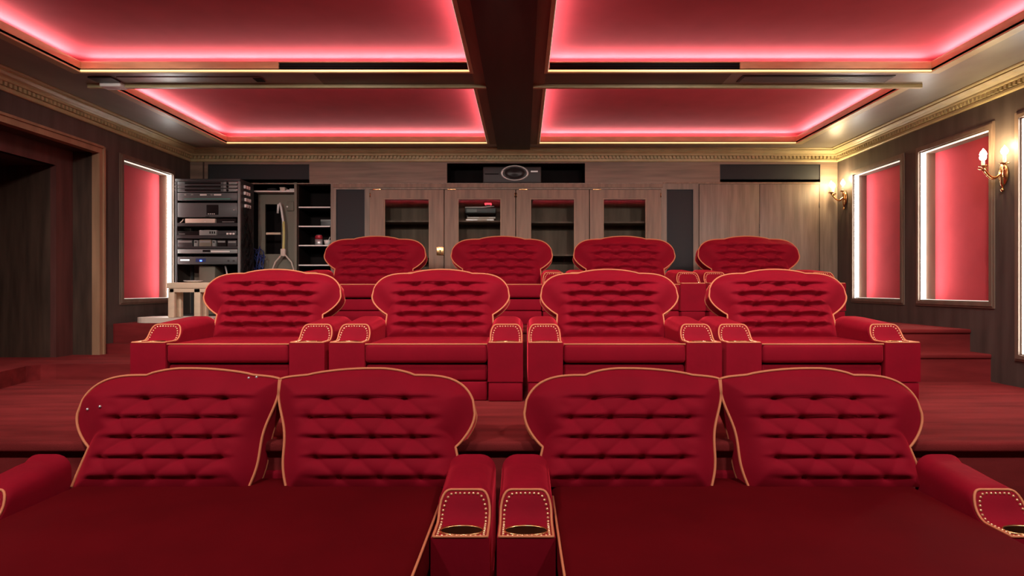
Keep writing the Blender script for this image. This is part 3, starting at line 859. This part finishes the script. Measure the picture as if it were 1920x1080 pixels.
# inside the left closet
cp_ = thing('partition', 'grey-green panel with a tall cut-out inside the open closet', 'partition', (0, 8.86, 1.17))
pm = MB()
for a, b, c, d in holed(-3.82, -3.215, 0, 1.772, [(-3.72, -3.48, .9, 1.62)]): pm.box(a, b, 0, .03, c, d)
pm.build('board', GREENGREY, cp_)
MB().rbox(-3.40, -3.30, -.02, .0, 1.52, 1.66, .008, 2).build('socket_plate', GREENGREY, cp_)
MB().blob((-3.39, -.026, 1.58), .016, 8).build('white_knob', WHITE, cp_)
MB().box(-3.70, -3.49, -.02, .01, 1.18, 1.21).build('cross_bar', CREAM, cp_)
bs = tag(MB().box(-3.82, -3.21, 8.72, 9.2, 2.945, 2.965).build('closet_shelf', WHITE), 'thin white shelf at the top of the open closet', 'shelf')
for k, (x, ww, h, m_, nm, lab) in enumerate(((-3.43, .07, .05, PALE, 'small_box', 'small pale box at the middle of the closet top shelf'), (-3.30, .075, .035, WHITE, 'folded_cloth', 'white folded cloth at the right end of the closet top shelf'), (-3.60, .14, .03, CHAR, 'cable_coil', 'dark coil lying on the closet top shelf'))):
    if nm == 'cable_coil':
        pts = [(x + .07 * math.cos(a * .5), 8.82 + .06 * math.sin(a * .5), 2.972 + .0025 * a * .5) for a in range(26)]
        o = MB().tube(pts, .007, 6).build(nm, m_)
    elif nm == 'folded_cloth':
        o = MB().rbox(x - ww, x + ww * .6, 8.74, 8.86, 2.967, 2.984, .008, 3).rbox(x - ww * .4, x + ww * .7, 8.75, 8.85, 2.984, 3.0, .008, 3).build(nm, m_)
    else:
        o = MB().rbox(x - ww / 2, x + ww / 2, 8.75, 8.85, 2.967, 2.965 + h, .006, 2).rbox(x - ww / 2 - .004, x + ww / 2 + .004, 8.746, 8.854, 2.965 + h - .012, 2.965 + h + .003, .004, 2).build(nm, m_)
    tag(o, lab, nm.split('_')[-1])
yc = thing('cable_bundle', 'yellow and white cable hanging in the closet and splitting in two at the bottom', 'cable', (-3.47, 8.78, 1.17))
MB().tube([(-.035, .0, 1.48), (-.02, -.02, 1.60), (.005, -.02, 1.63), (.02, -.02, 1.56), (.05, -.02, 1.36), (.06, -.02, 1.2)], .016, 7).build('white_cable', WHITE, yc)
MB().tube([(.055, -.02, 1.36), (.065, -.03, 1.2), (.06, -.03, 1.0), (.055, -.03, .9)], .018, 7).build('yellow_cable', YELLOW, yc)
MB().tube([(.055, -.03, .93), (.02, -.03, .87), (-.06, -.03, .78), (-.12, -.03, .62), (-.14, -.03, 0.02)], .012, 6).build('cable_tail', PALE, yc)
MB().tube([(.055, -.03, .93), (.09, -.03, .87), (.17, -.03, .78), (.22, -.03, .62), (.23, -.03, 0.02)], .012, 6).build('cable_tail', PALE, yc)
MB().rbox(.02, .09, -.055, -.005, .86, .97, .012, 2).build('cable_tie', PALE, yc)
bl = MB(); random.seed(3)
for k in range(16):
    x = -3.82 + .06 * random.random(); z = 1.75 + .45 * random.random(); pts = []
    for q in range(8): pts.append((x + .04 * math.sin(q * .9 + k) + .012 * q, 8.72 + .04 * math.cos(q + k), z + .09 * math.sin(q * .7 + k * 2) - .03 * q))
    bl.tube(pts, .008, 5)
tag(bl.build('patch_cables', BLUE, kind='stuff'), 'tangle of dark blue network cables beside the rack', 'cables')

# ------------------------------------------------------------------ equipment rack
RX0, RX1, RY = -4.66, -3.788, 8.22
rk = thing('equipment_rack', 'tall open black equipment rack in the left back corner', 'rack', ((RX0 + RX1) / 2, RY, ZP3))
hw = (RX1 - RX0) / 2
MB().rbox(-hw, hw, 0, .42, 1.84, 1.875, .005, 2).build('top_panel', CHAR, rk)
MB().rbox(-hw, hw, 0, .42, 0.0, .05, .005, 2).build('bottom_panel', CHAR, rk)
for sx in (-1, 1):
    for y in (0.0, .39):
        MB().box(min(sx * hw, sx * (hw - .03)), max(sx * hw, sx * (hw - .03)), y, y + .03, .05, 1.84).build('post', GREYM if y == 0 and sx > 0 else CHAR, rk)
MB().box(hw - .012, hw, .03, .39, .05, 1.84).build('side_panel', CHAR, rk)
RS = .007148


def rz(v): return EYE + (540 - v) * RS


SH = [(418, 424), (441, 447), (462, 466)]
for i, (a, b) in enumerate(SH):
    MB().box(-hw + .03, hw - .03, .01, .38, rz(b) - ZP3, rz(a) - ZP3 - .012).box(-hw + .03, hw - .03, .0, .012, rz(b) - ZP3, rz(a) - ZP3).build('shelf_tray', CHAR, rk)
pg = MB()
for k in range(12):
    y = .10 + .06 * (k % 3) + .02 * (k // 6); z = 1.76 - .085 * (k // 3)
    pg.rbox(hw, hw + .028, y, y + .04, z, z + .045, .006, 2)
pg.build('plug_row', WHITE, rk, kind='stuff')
cbm = MB(); random.seed(9)
for k in range(18):
    y = .06 + .3 * random.random(); z0_ = .7 + .9 * random.random(); pts = []
    for q in range(7): pts.append((hw + .02 + .02 * math.sin(q + k), y + .03 * math.sin(q * 1.3 + k), z0_ - q * .09))
    cbm.tube(pts, .006, 5)
cbm.build('cable_loom', BLACK, rk, kind='stuff')


def unit(name, cat, lab, v0, v1, m_, x0=-.40, x1=.40, dep=.34, group='rack units'):
    z0, z1 = rz(v1), rz(v0)
    t = thing(name, lab, cat, (rk.location.x, RY - .004, z0), group)
    MB().rbox(x0, x1, 0, dep, .0, z1 - z0 - .003, .004, 2).build('case', m_, t)
    return t, z1 - z0


for k, lab in enumerate(('rack drawer unit at the top of the equipment rack', 'rack drawer unit second from the top of the rack', 'rack drawer unit third from the top of the rack')):
    t, h = unit('rack_amplifier', 'amplifier', lab, 340.3 + 6.6 * k, 346.6 + 6.6 * k, DGREY)
    MB().rbox(.22, .40, -.008, .002, .004, h - .006, .003, 2).build('grey_faceplate', GREYM, t)
    MB().lathe([(.016, 0), (.016, .012), (.012, .016)], 10, .275, 0).build('knob', BLACK, t)
    kn = t.children[-1]; kn.rotation_euler = (PI / 2, 0, 0); kn.location = (0, -.008, h * .45)
    for sx in (-.42, .41): MB().tube([(sx, -.006, h * .3), (sx, -.022, h * .3), (sx, -.022, h * .7), (sx, -.006, h * .7)], .004, 5).build('pull_handle', SILVER, t)
    MB().box(-.30, .18, -.004, .001, h * .2, h * .75).build('vent_panel', BLACK, t)
t, h = unit('patch_panel', 'patch panel', 'patch panel with small pale connectors and a teal edge in the rack', 361, 376, DGREY)
MB().box(-.31, .31, -.008, .002, .012, .028).build('teal_edge', TEAL, t)
for x, ww in ((-.29, .03), (-.2, .03), (-.05, .09), (.06, .03), (.14, .10)): MB().rbox(x - ww / 2, x + ww / 2, -.012, .0, .065, .085, .005, 2).build('connector', WHITE if ww > .05 else GREYM, t)
t, h = unit('receiver', 'receiver', 'large dark receiver with a black screen and round dial in the rack', 380, 407, DGREY)
MB().rbox(-.01, .15, -.006, .002, .03, h - .03, .004, 2).build('screen', BLACK, t)
for k in range(5): MB().box(.01 + k * .026, .026 + k * .026, -.009, -.004, .036, .046).build('screen_icon', WHITE, t)
for x, z, r in ((-.07, h * .55, .014), (.255, h * .5, .03)):
    MB().lathe([(r, 0), (r, .012), (r * .8, .016)], 14).build('dial', CHAR, t); d = t.children[-1]; d.rotation_euler = (PI / 2, 0, 0); d.location = (x, -.004, z)
t, h = unit('white_router', 'router', 'pale flat box lying on the rack shelf', 409.5, 418, PALE, -.30, .10, .2)
MB().box(-.04, -.02, -.004, .001, .012, .02).build('indicator', WHITE, t)
MB().tube([(-.33, .02, .05), (-.34, .0, .02), (-.36, -.01, .0)], .008, 5).build('lead', PALE, t)
t, h = unit('media_hub', 'media hub', 'black slanted hub beside the pale flat box', 409.5, 418, BLACK, .12, .38, .2)
MB().box(.20, .36, -.004, .001, .01, .018).build('label_strip', GREYM, t)
t, h = unit('switch_box', 'network switch', 'black network switch on the upper rack shelf', 433, 441, BLACK, -.40, -.12, .2)
MB().box(-.38, -.3, -.004, .001, .012, .02).build('indicator', GREYM, t)
t, h = unit('splitter_box', 'splitter', 'grey splitter box on the upper rack shelf', 431, 441, GREYM, -.11, .12, .2)
for k in range(3): MB().box(.03 + k * .03, .045 + k * .03, -.004, .001, .02, .05).build('port', BLACK, t)
t, h = unit('control_box', 'control box', 'black control box with white plugs on the upper rack shelf', 432, 441, CHAR, .14, .39, .2)
for k in range(3): MB().rbox(.26 + k * .04, .29 + k * .04, -.014, .0, .006, .03, .004, 2).build('plug', WHITE, t)
for k, (x0, x1, m_, lab) in enumerate(((-.40, -.20, CHAR, 'charcoal power supply at the left of the lower rack shelf'), (-.18, -.13, GREYM, 'narrow grey power supply on the lower rack shelf'), (-.11, .05, GREENGREY, 'greenish grey power supply on the lower rack shelf'), (.065, .11, GREYM, 'small grey power supply on the lower rack shelf'), (.13, .25, BLACK, 'black power supply on the lower rack shelf'), (.27, .39, CHAR, 'charcoal power supply at the right of the lower rack shelf'))):
    t, h = unit('power_supply', 'power supply', lab, 449 + (k % 2), 462, m_, x0, x1, .15)
    MB().box(x0 + .01, x1 - .01, -.003, .001, h * .55, h * .8).build('rating_label', GREYM if m_ is not GREYM else CHAR, t)
t, h = unit('silver_player', 'player', 'silver disc player with a bright button row in the rack', 467, 475, GREYM)
MB().box(.05, .30, -.006, .001, h * .25, h * .6).build('button_row', WHITE, t)
MB().box(-.06, .04, -.006, .001, h * .3, h * .8).build('disc_slot', BLACK, t)
t, h = unit('processor', 'processor', 'dark processor with a blue light and white display at the rack bottom', 481, 495.5, DGREY)
MB().box(-.36, -.24, -.005, .001, h * .45, h * .62).build('display', DISP, t)
MB().rbox(-.10, -.07, -.008, .002, h * .36, h * .56, .004, 2).build('blue_light', BLUELED, t)
MB().box(-.155, -.02, -.003, .001, h * .3, h * .75).build('blue_window', BLUE, t)
for x in (.27, .34): MB().rbox(x, x + .03, -.006, .001, h * .35, h * .55, .004, 2).build('button', CHAR, t)
t = thing('grey_case', 'grey case on the bottom of the rack', 'case', (rk.location.x - .05, RY + .1, ZP3 + .05))
MB().rbox(-.12, .10, 0, .25, 0, .66, .01, 2).build('shell', GREENGREY, t)
MB().box(-.12, .10, -.004, .0, .34, .345).build('seam', BLACK, t)
MB().tube([(.24, 0, .66), (.27, -.01, .55), (.29, -.01, .40), (.30, 0, .03)], .012, 6).build('lead', SILVER, t)

# ------------------------------------------------------------------ cream side table and board
tb = thing('side_table', 'cream wooden side table standing on the pale board by the rack', 'table', (-3.885, 7.32, ZP3))
MB().rbox(-.30, .30, -.11, .11, .405, .475, .008, 2).build('tabletop', CREAM, tb)
MB().box(-.27, .27, -.10, -.07, .36, .405).build('apron', CREAM, tb)
MB().box(-.27, .27, .07, .10, .36, .405).build('apron', CREAM, tb)
for sx, sy in ((-1, -1), (.20, -1), (-1, 1), (.20, 1)):
    x = sx * .255
    MB().rbox(x - .036, x + .036, sy * .07 - .03, sy * .07 + .03, .062, .405, .005, 2).build('leg', CREAM, tb)
bw = MB(); poly = []
for a in range(13): poly.append((-4.42 + .19 * math.cos(PI / 2 + PI * a / 12) * 1.0, 7.42 + .24 * math.sin(PI / 2 + PI * a / 12)))
poly += [(-3.62, 7.18), (-3.62, 7.66)]
bw.prism(poly, ZP3 + .0, ZP3 + .06)
tag(bw.build('floor_board', PALE), 'pale round-ended board lying under the cream side table', 'board')
pt_ = thing('white_plate', 'white plate lying on the cream side table', 'plate', (-3.93, 7.32, ZP3 + .476))
MB().lathe([(.05, 0), (.09, .010), (.105, .018), (.102, .022), (.05, .008)], 20).build('dish', WHITE, pt_)
MB().lathe([(.103, .016), (.108, .019), (.103, .023)], 20).build('rim', WHITE, pt_)
